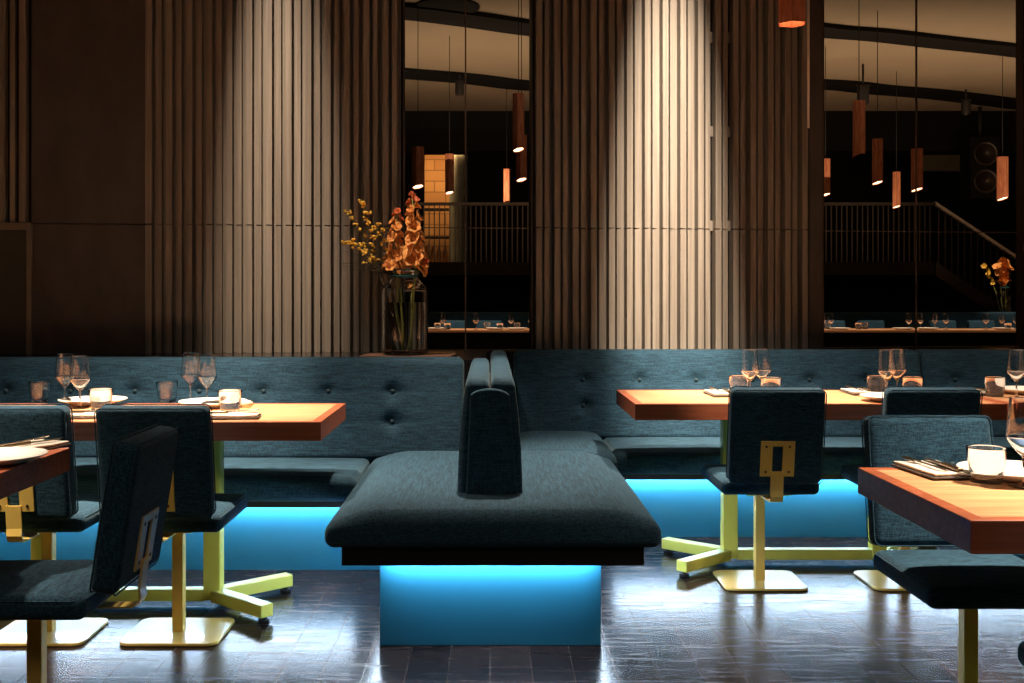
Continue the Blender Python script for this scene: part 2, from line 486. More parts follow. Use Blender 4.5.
# left bench
lb = thing('banquette', (-1.7, 4.9, 0), 'tufted teal bench along the left wall behind the left table, glowing blue plinth', 'bench')
def L(o, root=lb):
    o.location = -Vector(root.location); return o
bz0, bz1 = .44, .915
btn = [(-.461-.305*i, z) for i in range(8) for z in (.76, .62)]
L(bench_back(-3.36, -.125, 5.06, 5.16, bz0, bz1, .15, btn).build('backrest', 'fabric', lb))
r0 = len(C.objects)
class _S:      # parts built in world space and shifted under their thing
    pass
def place(mb, name, mat, root, **kw):
    o = mb.build(name, mat, root, **kw); o.location = -Vector(root.location); return o
for bx, bz in btn:
    t = (bz-bz0)/(bz1-bz0)
    place(MB().ball((bx, lerp(5.06, 5.16, t)+.019-.010*math.sin(math.pi*t), bz), .0105, (1, .5, 1), 12, 8), 'button', 'button', lb)
place(MB().cushion(-3.36, -.56, 4.545, 5.11, .345, .452, r=.035, res=(40, 10, 3), fn=seat_fn(-3.36, -.56, 4.545, 5.11, .345, .452, .008)), 'seat_cushion', 'fabric', lb)
place(MB().box(-3.36, -.57, 4.60, 5.30, .315, .345), 'seat_frame', 'frame', lb)
place(MB().box(-3.36, -.60, 5.215, 5.34, .345, .86), 'back_board', 'frame', lb)
place(MB().box(-3.36, -.40, 4.80, 5.30, 0, .312), 'plinth', 'blue', lb)
place(MB().box(-3.36, -.60, 4.755, 4.77, .296, .3145), 'light_strip', 'led', lb)

# right bench
rb = thing('banquette', (2.0, 5.6, 0), 'tufted teal bench along the right wall behind the right tables, glowing blue plinth', 'bench')
seamx = 2.34
btn = [(.504+.306*i, z) for i in range(6) for z in (.756, .62)]
btn2 = [(2.52+.306*i, z) for i in range(4) for z in (.756, .62)]
place(bench_back(.13, seamx-.002, 5.80, 5.90, bz0, bz1, .15, btn), 'backrest', 'fabric', rb)
place(bench_back(seamx+.002, 4.05, 5.80, 5.90, bz0, bz1, .15, btn2), 'backrest', 'fabric', rb)
for bx, bz in btn+btn2:
    t = (bz-bz0)/(bz1-bz0)
    place(MB().ball((bx, lerp(5.80, 5.90, t)+.019-.010*math.sin(math.pi*t), bz), .0105, (1, .5, 1), 12, 8), 'button', 'button', rb)
place(MB().cushion(.60, 4.05, 5.235, 5.85, .345, .452, r=.035, res=(40, 10, 3), fn=seat_fn(.60, 4.05, 5.235, 5.85, .345, .452, .008)), 'seat_cushion', 'fabric', rb)
place(MB().cushion(.122, .595, 5.03, 5.85, .36, .468, r=.04, res=(18, 18, 3), fn=seat_fn(.122, .595, 5.03, 5.85, .36, .468, .035, 5, 6)), 'seat_cushion', 'fabric_deep', rb)
place(MB().box(.10, 4.05, 5.29, 6.03, .315, .345).box(.10, .54, 5.04, 5.29, .315, .36), 'seat_frame', 'frame', rb)
place(MB().box(.16, 4.05, 5.955, 6.06, .345, .86), 'back_board', 'frame', rb)
place(MB().box(.40, 4.05, 5.45, 6.03, 0, .312), 'plinth', 'blue', rb)
place(MB().box(.62, 4.05, 5.405, 5.42, .296, .3145), 'light_strip', 'led', rb)

# central island
isl = thing('island_seat', (0, 4.4, 0), 'freestanding double sided teal island seat in the centre on a glowing blue plinth', 'bench')
x0, x1, y0, y1 = -.55, .57, 3.585, 5.02
def isl_fn(x, y, z, z0=.375, z1=.455):
    if z > .415:
        u = (x-.01)/.56; v = (y-y0)/(y1-y0)
        k = math.sin(math.pi/2*max(0, min(1, (1-abs(u))/.36)))*math.sin(math.pi/2*max(0, min(1, (v+.012)/.05)))*(1 if v < .9 else 1-((v-.9)/.1)**2*.4)
        z += .056*max(0, k)*((z-.415)/.04)
    return (x, y, z)
place(MB().cushion(x0, x1, y0, y1, .375, .455, r=.032, res=(36, 44, 3), fn=isl_fn), 'seat_cushion', 'fabric_deep', isl)
place(MB().box(-.495, .515, 3.62, 5.02, .312, .378), 'seat_frame', 'frame', isl, bevel=.003)
place(MB().box(-.3825, .385, 3.76, 5.30, 0, .309), 'plinth', 'blue', isl, bevel=.003)
led = MB().box(-.36, .36, 3.715, 3.73, .296, .3115)
place(led, 'light_strip', 'led', isl)
place(MB().box(-.452, -.440, 3.80, 4.62, .296, .3115), 'light_strip', 'led', isl)
place(MB().box(.440, .452, 3.80, 5.02, .296, .3115), 'light_strip', 'led', isl)
# divider: two slanted back cushions and the end panel
def div_fn(sgn, zt, y0):
    def fn(x, y, z):
        t = max(0, (z-.47)/(zt-.47))
        inset = .030*t**1.1                      # wedge leans inward towards the top
        x2 = x - sgn*inset*(abs(x)/.117)
        bul = .006*math.sin(math.pi*max(0, min(1, t)))*(abs(x)/.117)
        return (x2+sgn*bul, y, z)
    return fn
yf = 3.86
place(MB().cushion(-.117, -.004, yf, 5.20, .47, .915, r=.032, res=(4, 20, 14), fn=div_fn(-1, .915, yf)), 'back_cushion', 'fabric', isl)
place(MB().cushion(.004, .117, yf, 5.86, .47, .918, r=.032, res=(4, 20, 14), fn=div_fn(1, .918, yf)), 'back_cushion', 'fabric', isl)
pl = []
n = 12
prof = [(-.086, .475), (.098, .475), (.070, .855)]
prof += [(.070*math.cos(math.pi*i/n)*1.0, .855+.028*math.sin(math.pi*i/n)) for i in range(1, n)]
prof += [(-.070, .855)]
Mx = Matrix(((1, 0, 0, 0), (0, 0, -1, yf+.012), (0, 1, 0, 0), (0, 0, 0, 1)))
place(MB().prism(prof, 0, .034, Mx), 'end_panel', 'fabric', isl, bevel=.008, seg=3)
place(MB().box(-.06, .06, yf+.03, 5.1, .44, .85), 'back_board', 'frame', isl)

# ---------------------------------------------------------------- tables
TL, TD = 1.59, .69
def make_table(loc, label, group='dining tables', by=-.08):
    t = thing('dining_table', loc, label, 'table', group)
    hx, hy, bw = TL/2, TD/2, .036
    MB().box(-hx+bw, hx-bw, -hy+bw, hy-bw, .682, .7495).build('top_panel', 'wood', t)
    e = MB()
    o = [(-hx, -hy), (hx, -hy), (hx, hy), (-hx, hy)]; i_ = [(-hx+bw, -hy+bw), (hx-bw, -hy+bw), (hx-bw, hy-bw), (-hx+bw, hy-bw)]
    for k in range(4):
        l = (k+1) % 4
        e.prism([o[k], o[l], i_[l], i_[k]], .68, .75)
    e.build('edge_band', 'wood_band', t, bevel=.002)
    px_ = TL/2-.46
    for s in (-1, 1):
        MB().box(s*px_-.033, s*px_+.033, by-.033, by+.033, .03, .672).build('post', 'table_metal', t, bevel=.004)
        MB().box(s*px_-.14, s*px_+.14, by-.14, by+.14, .672, .681).build('mounting_plate', 'table_metal', t, bevel=.001)
        for q in (-1, 1):
            a = math.atan2(q*.88, s)
            m = Matrix.Translation((s*px_, by, 0)) @ Matrix.Rotation(a, 4, 'Z')
            f = MB().box(.02, .34, -.028, .028, .022, .070, m).build('foot', 'table_metal', t, bevel=.004)
            MB().lathe([(.02, 0), (.022, .004), (.022, .01), (.01, .012), (.01, .023)], 14, m @ Vector((.32, 0, 0))).build('glide', 'rubber', f)
    MB().box(-px_+.03, px_-.03, by-.026, by+.026, .024, .070).build('stretcher', 'table_metal', t, bevel=.004)
    return t
TZ = .75
tabR = make_table((.62+TL/2, 4.64+TD/2, 0), 'long cherry wood table on lime yellow legs right of the island, nearest the right bench')
def tcopy(loc, label): return copy_tree(tabR, loc, label=label)
tabL = tcopy((-.62-TL/2, 3.98+TD/2, 0), 'long cherry wood table on lime yellow legs left of the island, along the left bench')
tabR2 = tcopy((.62+TL*1.5+.012, 4.64+TD/2, 0), 'cherry wood table at the right edge, end to end with the long right table')
tabNR = make_table((.992+TL/2, 2.24+TD/2, 0), 'cherry wood table in the right foreground, its corner over the lit floor', by=0)
tabNL = tcopy((-1.279-TL/2, 2.62+TD/2, 0), 'cherry wood table corner cut off by the left edge in the foreground')

# ---------------------------------------------------------------- chairs
def make_chair(loc, rz, label, group):
    c = thing('dining_chair', loc, label, 'chair', group, rz)
    # seat
    sx0, sx1, sy0, sy1 = -.20, .20, -.20, .23
    MB().cushion(sx0, sx1, sy0, sy1, .402, .462, r=.024, res=(12, 12, 3), fn=seat_fn(sx0, sx1, sy0, sy1, .402, .462, .010, 4, 4)).build('seat', 'fabric_chair', c)
    rim = [(x, y) for x, y in rrect(sx0+.004, sx1-.004, sy0+.004, sy1-.004, .03)]
    MB().tube([(x, y, .452) for x, y in rim], .0022, 6, True).build('piping', 'fabric_chair', c)
    # backrest, reclined about its lower edge
    rec = Matrix.Translation((0, -.237, .464)) @ Matrix.Rotation(R(9), 4, 'X')
    btn = [(-.057, .240), (.057, .240)]
    def bf(x, y, z):
        t = z/.386
        yy = y
        if y > .0:
            yy += .008*math.sin(math.pi*max(0, min(1, t)))*max(0, 1-(x/.2)**4)
            for bx, bz in btn:
                q = (x-bx)**2+(z-bz)**2
                yy -= .012*math.exp(-q/(2*.018**2))
        v = rec @ Vector((x, yy, z)); return tuple(v)
    bk = MB().cushion(-.186, .186, -.036, .036, .0, .386, r=.024, res=(26, 2, 26), fn=bf).build('backrest', 'fabric_chair', c)
    for yy in (-.0345, .0345):
        lp = [rec @ Vector((x, yy*.86, z)) for x, z in rrect(-.1855, .1855, .0005, .3855, .022)]
        MB().tube(lp, .0022, 6, True).build('piping', 'fabric_chair', bk)
    for bx, bz in btn:
        MB().ball(rec @ Vector((bx, .036, bz)), .009, (1, .7, 1), 10, 6).build('button', 'button', bk)
    # steel bracket: slotted plate, tongue, hook and arm
    br = MB()
    hw = .068
    pz0, pz1 = .036, .181
    y0_, y1_ = -.042, -.0362
    # four strips around the slot
    outer = rrect(-hw, hw, pz0, pz1, .012)
    for (a, b_, c_, d) in ((-hw, -.020, pz0, pz1), (.020, hw, pz0, pz1), (-.020, .020, pz1-.022, pz1), (-.020, .020, pz0, pz0+.020)):
        br.box(a, b_, y0_, y1_, c_, d, rec)
    o = br.build('back_plate', 'chair_metal', c, bevel=.0015)
    for sx in (-.046, .046):
        for sz in (pz0+.020, pz1-.022):
            mm = rec @ Matrix.Translation((sx, -.0425, sz)) @ Matrix.Rotation(R(90), 4, 'X')
            s = MB(); ring = [(.005*math.cos(k*math.pi/5), .005*math.sin(k*math.pi/5)) for k in range(10)]
            s.prism(ring, -.001, .0015, mm); s.build('screw', 'screw', o)
    top = rec @ Vector((0, -.0445, pz0+.022)); low = rec @ Vector((0, -.047, -.02))
    pts = [top, low, Vector((0, low.y-.003, .412)), Vector((0, low.y+.004, .398)), Vector((0, low.y+.018, .390)), Vector((0, low.y+.04, .3885)), Vector((0, -.02, .3885))]
    strap(pts, .052, .006).build('bracket_arm', 'chair_metal', c, bevel=.001)
    MB().box(-.09, .09, -.16, .12, .394, .4025).build('seat_plate', 'chair_metal', c, bevel=.001)
    MB().box(-.020, .020, -.020, .020, .010, .394).build('post', 'chair_metal', c, bevel=.003)
    poly = rrect(-.173, .173, -.152, .152, .04)
    MB().prism(poly, .002, .012).build('base_plate', 'chair_metal', c, bevel=.002)
    return c
def rrect(x0, x1, y0, y1, r, n=5):
    pts = []
    for cx_, cy_, a0 in ((x1-r, y1-r, 0), (x0+r, y1-r, 90), (x0+r, y0+r, 180), (x1-r, y0+r, 270)):
        for i in range(n+1):
            a = R(a0+90*i/n); pts.append((cx_+r*math.cos(a), cy_+r*math.sin(a)))
    return pts
def strap(pts, w_, t):
    pts = [Vector(p) for p in pts]; mb = MB(); vs = []; fs = []
    for i, p in enumerate(pts):
        d = (pts[min(i+1, len(pts)-1)]-pts[max(i-1, 0)]).normalized()
        nrm = Vector((1, 0, 0)).cross(d).normalized()
        for sx, sn in ((-1, -1), (1, -1), (1, 1), (-1, 1)):
            vs.append(p+Vector((sx*w_/2, 0, 0))+nrm*sn*t/2)
    for i in range(len(pts)-1):
        for k in range(4):
            l = (k+1) % 4
            fs.append((i*4+k, i*4+l, i*4+4+l, i*4+4+k))
    fs.append((3, 2, 1, 0)); m = (len(pts)-1)*4; fs.append((m, m+1, m+2, m+3))
    return mb.add(vs, fs)
GC = 'teal pedestal dining chairs'
chC = make_chair((1.14, 4.60, 0), 0, 'teal pedestal chair seen from behind, square yellow bracket in full view, right of the island', GC)
def ccopy(loc, rz, label): return copy_tree(chC, loc, rz, label)
ccopy((1.753, 4.60, 0), 0, 'teal chair seen from behind at the right bench table, mostly hidden by the front-facing chair')
ccopy((-1.117, 3.90, 0), 0, 'teal chair seen from behind at the left bench table, second from the left edge')
ccopy((-1.585, 3.90, 0), 0, 'teal chair seen from behind at the left edge, cut off by the frame')
ccopy((1.330, 3.02, 0), R(180), 'teal chair facing the viewer behind the right foreground table, seat under the table corner')
ccopy((-1.208, 2.895, 0), R(90), 'teal chair in side view in the left foreground, back leaning to the right')
ccopy((1.352, 2.16, 0), 0, 'teal chair of which only a seat corner shows at the bottom right corner')

# ---------------------------------------------------------------- table ware
def make_wine(loc, label, group):
    prof = [(.0, .0), (.036, .0), (.036, .0018), (.012, .0045), (.0045, .010), (.0038, .03), (.0038, .066), (.0055, .073), (.020, .088), (.038, .112), (.0415, .120),
            (.040, .135), (.0355, .175), (.0325, .215), (.0313, .215), (.0342, .175), (.0385, .135), (.0398, .121), (.036, .1135), (.018, .0905), (.004, .079), (0, .078)]
    o = MB().lathe(prof, 32).build('wine_glass', 'glass'); o.location = loc
    return tag(o, label, 'glass', group)
def make_tumbler(loc, label, group):
    prof = [(0, 0), (.0355, 0), (.0375, .003), (.0475, .086), (.0470, .088), (.0452, .086), (.0365, .016), (.034, .0135), (0, .013)]
    o = MB().lathe(prof, 32).build('tumbler', 'glass'); o.location = loc
    return tag(o, label, 'glass', group)
def make_plate(loc, label, group):
    prof = [(0, .0), (.085, 0), (.09, .004), (.137, .020), (.140, .0225), (.1385, .0245), (.092, .0095), (.080, .0065), (0, .006)]
    o = MB().lathe(prof, 48).build('plate', 'white'); o.location = loc
    return tag(o, label, 'plate', group)
def make_napkin(loc, rz, label, group):
    t = thing('napkin', loc, label, 'napkin', group, rz)
    def wav(x, y, z): return (x, y, z+.0015*math.sin(x*40)*math.sin(y*30+1))
    MB().cushion(-.115, .115, -.065, .065, 0.0018, .008, r=.003, res=(14, 8, 1), fn=wav, k=2).build('lower_fold', 'linen_dark', t)
    MB().cushion(-.113, .110, -.062, .060, .0095, .016, r=.003, res=(14, 8, 1), fn=wav, k=2).build('upper_fold', 'linen', t)
    return t
def make_fork(loc, rz, label, group):
    t = MB(); z = .004
    t.cushion(-.10, .035, -.0035, .0035, 0, .004, r=.0018, res=(10, 1, 1), k=2, fn=lambda x, y, z: (x, y*(1+.7*max(0, -x/.1)), z+.004*math.sin((x+.1)*9)))
    t.cushion(.03, .060, -.011, .011, .0035, .0065, r=.0014, res=(4, 3, 1), k=2)
    for y in (-.009, -.003, .003, .009):
        t.cushion(.055, .10, y-.0016, y+.0016, .0035, .0065, r=.0012, res=(5, 1, 1), k=2, fn=lambda x, y, z: (x, y, z+.004*((x-.055)/.045)**2))
    o = t.build('fork', 'steel'); o.location = loc; o.rotation_euler = (0, 0, rz)
    return tag(o, label, 'cutlery', group)
def make_knife(loc, rz, label, group):
    k = thing('knife', loc, label, 'cutlery', group, rz)
    MB().cushion(-.105, .0, -.0065, .0065, 0, .010, r=.004, res=(8, 2, 1), k=3, fn=lambda x, y, z: (x, y*(1+.25*max(0, -x/.1)), z)).build('handle', 'darksteel', k)
    MB().cushion(.0, .115, -.0085, .0085, .0025, .0055, r=.0013, res=(10, 3, 1), k=2, fn=lambda x, y, z: (x, y*(1-.75*max(0, (x-.07)/.045)**2), z)).build('blade', 'steel', k)
    return k
protos = {}
def put(kind, loc, label, group, rz=0):
    if kind not in protos:
        if kind == 'wine_glass': o = make_wine(loc, label, group)
        elif kind == 'tumbler': o = make_tumbler(loc, label, group)
        elif kind == 'plate': o = make_plate(loc, label, group)
        elif kind == 'napkin': o = make_napkin(loc, rz, label, group)
        elif kind == 'fork': o = make_fork(loc, rz, label, group)
        elif kind == 'knife': o = make_knife(loc, rz, label, group)
        protos[kind] = o
        return o
    return copy_tree(protos[kind], loc, rz, label, group)
def T(px, py, dz=.0008): 
    v = onz(px, py, TZ); v.z = TZ+dz; return v
GW, GT, GPL, GN, GF, GK = 'wine glasses on the tables', 'water tumblers on the tables', 'white plates on the tables', 'folded napkins on the tables', 'forks on the napkins', 'knives on the napkins'
def setting(npos, rz, where):
    put('napkin', npos, 'folded pale napkin with dark edge '+where, GN, rz)
    m = Matrix.Rotation(rz, 3, 'Z')
    put('fork', npos+m @ Vector((.01, .022, .0185)), 'steel fork lying on the napkin '+where, GF, rz+R(4))
    put('knife', npos+m @ Vector((.0, -.020, .0185)), 'dark handled knife lying on the napkin '+where, GK, rz-R(5))
# left bench table
put('tumbler', T(40, 402), 'tumbler at the far left of the left bench table, beside the leftmost wine glasses', GT)
put('wine_glass', T(65, 404.5), 'taller looking wine glass of the leftmost pair on the left table', GW)
put('wine_glass', T(80, 408.5), 'nearer right wine glass of the leftmost pair on the left table', GW)
put('plate', T(93, 404.5, .001), 'white plate behind the leftmost wine glass pair on the left table', GPL)
put('tumbler', T(101, 411), 'tumbler in front of the white plate between the two left chairs', GT)
setting(T(86, 417.5), R(8), 'between the chairs of the left table')
put('tumbler', T(167, 402), 'tumbler left of the second wine glass pair on the left table', GT)
put('wine_glass', T(190.5, 403), 'left and farther wine glass of the second pair on the left table', GW)
put('wine_glass', T(207, 405.5), 'right and nearer wine glass of the second pair on the left table', GW)
put('plate', T(213, 406.5, .001), 'white plate behind the second wine glass pair on the left table', GPL)
put('tumbler', T(230, 412.5), 'tumbler nearest the bare right end of the left bench table', GT)
setting(T(229, 418), R(6), 'at the right end of the left table')
br_ = MB().ball((0, 0, .016), .026, (1, .9, .62), 14, 9).build('bread_roll', 'bread'); br_.location = T(247, 413)+Vector((0, 0, .018))
tag(br_, 'small pale bread roll on the napkin at the left bench table', 'bread')
# right bench table
put('tumbler', T(739, 395), 'left tumbler of the pair above the bracketed chair on the right table', GT)
put('tumbler', T(771, 397), 'right tumbler above the bracketed chair on the right table', GT)
put('wine_glass', T(750, 397.5), 'left wine glass above the bracketed chair on the right table', GW)
put('wine_glass', T(762, 396), 'right wine glass above the bracketed chair on the right table', GW)
put('plate', T(790, 396, .001), 'white plate hidden behind the bracketed chair back on the right table', GPL)
setting(T(722, 395), R(92), 'beside the bracketed chair')
setting(T(860, 393.5), R(88), 'in the middle of the right table')
put('tumbler', T(877, 395), 'tumbler left of the wine glass pair in the middle of the right table', GT)
put('wine_glass', T(887, 397.5), 'left wine glass of the pair in the middle of the right table', GW)
put('wine_glass', T(897, 396), 'right wine glass of the pair in the middle of the right table', GW)
put('tumbler', T(912.5, 396.5), 'tumbler right of the wine glass pair in the middle of the right table', GT)
put('plate', T(893, 401, .001), 'white plate in the middle of the right table, before the wine glass pair', GPL)
put('tumbler', T(995, 396.5), 'tumbler at the far right on the end table', GT)
put('wine_glass', T(1016.5, 398), 'wine glass at the far right on the end table', GW)
put('plate', T(1027, 393.5, .001), 'white plate at the far right on the end table', GPL)
setting(T(975, 394), R(92), 'on the end table')
# right foreground table
put('tumbler', T(986.5, 483), 'large looking tumbler on the right foreground table', GT)
put('wine_glass', T(1024, 487), 'large looking wine glass on the right foreground table, cut by the frame', GW)
put('plate', T(1016, 478, .001), 'white plate on the right foreground table behind the tumbler', GPL)
setting(T(935, 473), R(96), 'on the right foreground table')
# left foreground table
put('plate', T(-6, 463, .001), 'white plate cut by the left edge on the left foreground table', GPL)
setting(T(26, 450), R(65), 'on the left foreground table')

# ---------------------------------------------------------------- vase and flowers
VD = 5.52
vb = P(405, 355, VD); VX, VZ = vb.x, .9
tr = MB().prism(rrect(-.23, .23, -.13, .13, .012), 0, .012)
tro = tr.build('serving_board', 'tray', bevel=.002); tro.location = (VX+.02, VD, VZ+.0005); tro.rotation_euler = (0, 0, R(-6))
tag(tro, 'thin rust brown board lying on the dark ledge under the jar vase', 'board')
def make_vase(loc, label, group):
    v = thing('vase', loc, label, 'vase', group)
    rr = .118
    out = [(0, 0), (rr-.02, 0), (rr-.004, .008), (rr, .022), (rr, .315), (rr-.006, .338), (rr-.03, .365), (.077, .378), (.070, .39), (.070, .408), (.080, .418), (.082, .425), (.076, .432)]
    inn = [(.070, .43), (.064, .42), (.062, .39), (.068, .375), (rr-.036, .358), (rr-.012, .335), (rr-.007, .315), (rr-.007, .028), (rr-.02, .016), (0, .015)]
    MB().lathe(out+inn, 40).build('jar', 'vase_glass', v)
    MB().lathe([(0, .0165), (rr-.0205, .0172), (rr-.0074, .0285), (rr-.0074, .265), (0, .265)], 36).build('water', 'water', v)
    MB().tube([(.071*math.cos(a), .071*math.sin(a), .399) for a in [2*math.pi*k/24 for k in range(24)]], .004, 6, True).build('twine', 'teal_tie', v)
    return v
vloc = Vector((VX, VD, VZ+.013))
vase = make_vase(vloc, 'large clear glass jar vase half full of water on the ledge left of centre', 'jar vases')
def petal_floret(rng, size, open_=1.0):
    mb = MB(); n = 6
    for k in range(n):
        a = 2*math.pi*k/n+rng.uniform(-.2, .2)
        L_ = size*rng.uniform(.85, 1.15); wd = size*.36
        rows = 6; vs = []; fs = []
        for i in range(rows+1):
            t = i/rows
            rad = L_*math.sin(t*1.25)*.85*open_; h = L_*(.75*t-.35*t*t*open_)
            ww = wd*math.sin(math.pi*min(1, .12+t*.86))
            for j in (-1, 0, 1):
                q = j*ww
                x = rad*math.cos(a)-q*math.sin(a); y = rad*math.sin(a)+q*math.cos(a)
                vs.append((x, y, h+abs(j)*ww*.35+rng.uniform(-.04, .04)*size))
        for i in range(rows):
            for j in range(2):
                fs.append((i*3+j, i*3+j+1, i*3+4+j, i*3+3+j))
        mb.add(vs, fs, True)
    mb.tube([(0, 0, -.1*size), (0, 0, .4*size)], size*.06, 6)
    return mb
def orient(o, loc, d, spin=0):
    q = Vector(d).normalized().to_track_quat('Z', 'Y')
    o.location = loc; o.rotation_mode = 'QUATERNION'; o.rotation_quaternion = q @ Matrix.Rotation(spin, 3, 'Z').to_quaternion()
def bez(p0, p1, p2, n):
    p0, p1, p2 = Vector(p0), Vector(p1), Vector(p2)
    return [p0*(1-t)**2+p1*2*t*(1-t)+p2*t*t for t in [i/(n-1) for i in range(n)]]
def flower_spike(tip, mid, label, nfl, size, base, seed, t0=.55):
    rng = random.Random(seed)
    s = thing('orchid_stem', base, label, 'flower', 'orange blossom stems in the jar vase')
    b0 = Vector(base)
    pts = [p-b0 for p in bez(base, mid, tip, 22)]
    MB().tube(pts, [lerp(.006, .003, i/21) for i in range(22)], 7).build('stem', 'stem', s)
    for k in range(nfl):
        t = t0+(1-t0)*k/(nfl-1)
        i = min(20, int(t*21)); p = pts[i].lerp(pts[i+1], t*21-i)
        a = k*2.4+rng.uniform(-.4, .4)
        f = 1-.55*((t-t0)/(1-t0))
        d = Vector((math.cos(a), math.sin(a)*.8-.25, .35+.6*(1-f)))
        sz = size*f*rng.uniform(.9, 1.1)
        mb = petal_floret(rng, sz, .55+.45*f)
        o = mb.build('floret', 'petal' if k < nfl-3 else 'petal_red', s)
        orient(o, p+d.normalized()*.012, d, rng.uniform(0, 3))
        o.modifiers.new('sol', 'SOLIDIFY').thickness = .0012
    return s
vbz = vloc.z+.025
flower_spike(P(412, 198, VD-.05), P(420, 262, VD-.04), 'tallest orange orchid spike rising right of centre from the jar vase', 20, .074, (VX+.015, VD-.02, vbz), 3, .50)
flower_spike(P(398, 214, VD+.03), P(390, 262, VD+.02), 'shorter orange orchid spike left of the tallest one in the jar vase', 16, .064, (VX-.005, VD+.03, vbz+.005), 5, .54)
flower_spike(P(386, 268, VD-.04), P(404, 262, VD), 'low drooping orange orchid spike over the left rim of the jar vase', 7, .048, (VX-.01, VD+.03, vbz+.003), 9, .82)
flower_spike(P(425, 262, VD-.03), P(408, 268, VD), 'low orange orchid cluster over the right rim of the jar vase', 7, .052, (VX+.03, VD-.03, vbz+.004), 11, .80)
def yellow_branch(tip, mid, base, label, n, seed, t0):
    rng = random.Random(seed); b0 = Vector(base)
    s = thing('blossom_branch', base, label, 'flower', 'yellow blossom branches in the jar vase')
    pts = [p-b0 for p in bez(base, mid, tip, 24)]
    MB().tube(pts, [lerp(.0032, .0011, i/23) for i in range(24)], 6).build('twig', 'twig', s)
    for k in range(n):
        t = t0+(1-t0)*k/(n-1); i = min(22, int(t*23)); p = pts[i].lerp(pts[i+1], t*23-i)
        c = p+Vector((rng.uniform(-.016, .016), rng.uniform(-.016, .016), rng.uniform(-.01, .012)))
        mb = MB()
        for q in range(4):
            r = rng.uniform(.0055, .0085)
            mb.ball((c.x+rng.uniform(-.009, .009), c.y+rng.uniform(-.009, .009), c.z+rng.uniform(-.009, .009)), r, (1, 1, .8), 8, 5)
        mb.tube([p, c], .001, 5)
        mb.build('blossom', 'blossom', s)
    return s
by = (VX-.005, VD+.0, vbz)
yellow_branch(P(363, 201, VD), P(378, 250, VD), (VX-.03, VD+.01, vbz), 'tallest yellow blossom twig leaning left out of the jar vase', 14, 1, .60)
yellow_branch(P(347, 210, VD+.05), P(384, 262, VD), (VX-.035, VD-.02, vbz), 'yellow blossom twig with few buds, reaching up at far left', 8, 2, .66)
yellow_branch(P(344, 242, VD-.04), P(380, 240, VD), (VX-.04, VD+.03, vbz), 'yellow blossom twig reaching level to the far left of the jar vase', 12, 4, .66)
yellow_branch(P(376, 222, VD-.06), P(390, 255, VD), (VX-.02, VD-.04, vbz), 'yellow blossom twig closest to the orange blossoms', 8, 6, .68)
yellow_branch(P(366, 262, VD-.03), P(392, 240, VD), (VX-.045, VD-.0, vbz), 'lowest yellow blossom twig drooping left of the jar vase', 8, 8, .76)
gs = MB(); rng = random.Random(12)
for k in range(46):
    a = rng.uniform(.35, 1.5); ln = rng.uniform(.16, .34)
    b0 = Vector((VX-.04+rng.uniform(-.02, .02), VD+rng.uniform(-.03, .03), VZ+.40))
    tip = b0+Vector((-math.cos(a)*ln, rng.uniform(-.10, .10), math.sin(a)*ln*1.0-rng.uniform(0, .10)))
    gs.tube(bez(b0, b0.lerp(tip, .5)+Vector((0, 0, .05)), tip, 7), [.0012, .0012, .0011, .001, .0008, .0006, .0004], 4)
tag(gs.build('grass_spray', 'twig'), 'fine dark grass fronds fanning left from the mouth of the jar vase', 'grass', kind='stuff')

# ---------------------------------------------------------------- pendants
def make_pendant(loc, label, group, rad, length, cord_top, lit='bulb', tilt=.25):
    t = thing('pendant_lamp', loc, label, 'lamp', group)
    n = 6
    ring = lambda r, a0=R(15): [(r*math.cos(a0+2*math.pi*k/n), r*math.sin(a0+2*math.pi*k/n)) for k in range(n)]
    o = ring(rad); i_ = ring(rad*.93)
    cut = lambda x, y: tilt*(.6*x-.75*y)
    vs = [(x, y, cut(x, y)) for x, y in o]+[(x, y, length) for x, y in o]+[(x, y, cut(x, y)) for x, y in i_]+[(x, y, length-.01) for x, y in i_]
    fs = []
    for k in range(n):
        l = (k+1) % n
        fs += [(k, l, n+l, n+k), (2*n+l, 2*n+k, 3*n+k, 3*n+l), (l, k, 2*n+k, 2*n+l)]
    fs += [tuple(range(n, 2*n)), tuple(reversed(range(3*n, 4*n)))]
    MB().add(vs, fs).build('shade', 'copper', t)
    dv = [(x, y, cut(x, y)+rad*(.10 if tilt else 1.1)) for x, y in ring(rad*.90)]
    MB().add(dv+[(x, y, z+.008) for x, y, z in dv], [tuple(range(n)), tuple(reversed(range(n, 2*n)))]+[(k, (k+1) % n, (k+1) % n+n, k+n) for k in range(n)]).build('lamp_disc', lit, t)
    MB().tube([(0, 0, length), (0, 0, cord_top)], .004, 6).build('cord', 'cord', t)
    return t
pp = P(791, 25, 5.0)
make_pendant((pp.x, 4.985, pp.z), 'copper pendant lamp hanging at the top edge in front of the slats', 'copper pendant lamps', .068, .62, CEIL-pp.z-.001, tilt=0)
rd = P(808.5, 128, 5.9)
tag(MB().tube([(rd.x, rd.y, rd.z), (rd.x, rd.y, rd.z+.45), (rd.x, rd.y, CEIL-.001)], .0065, 8).build('hanging_rod', 'rod'), 'thin pale rod hanging down right of the copper pendant', 'rod')

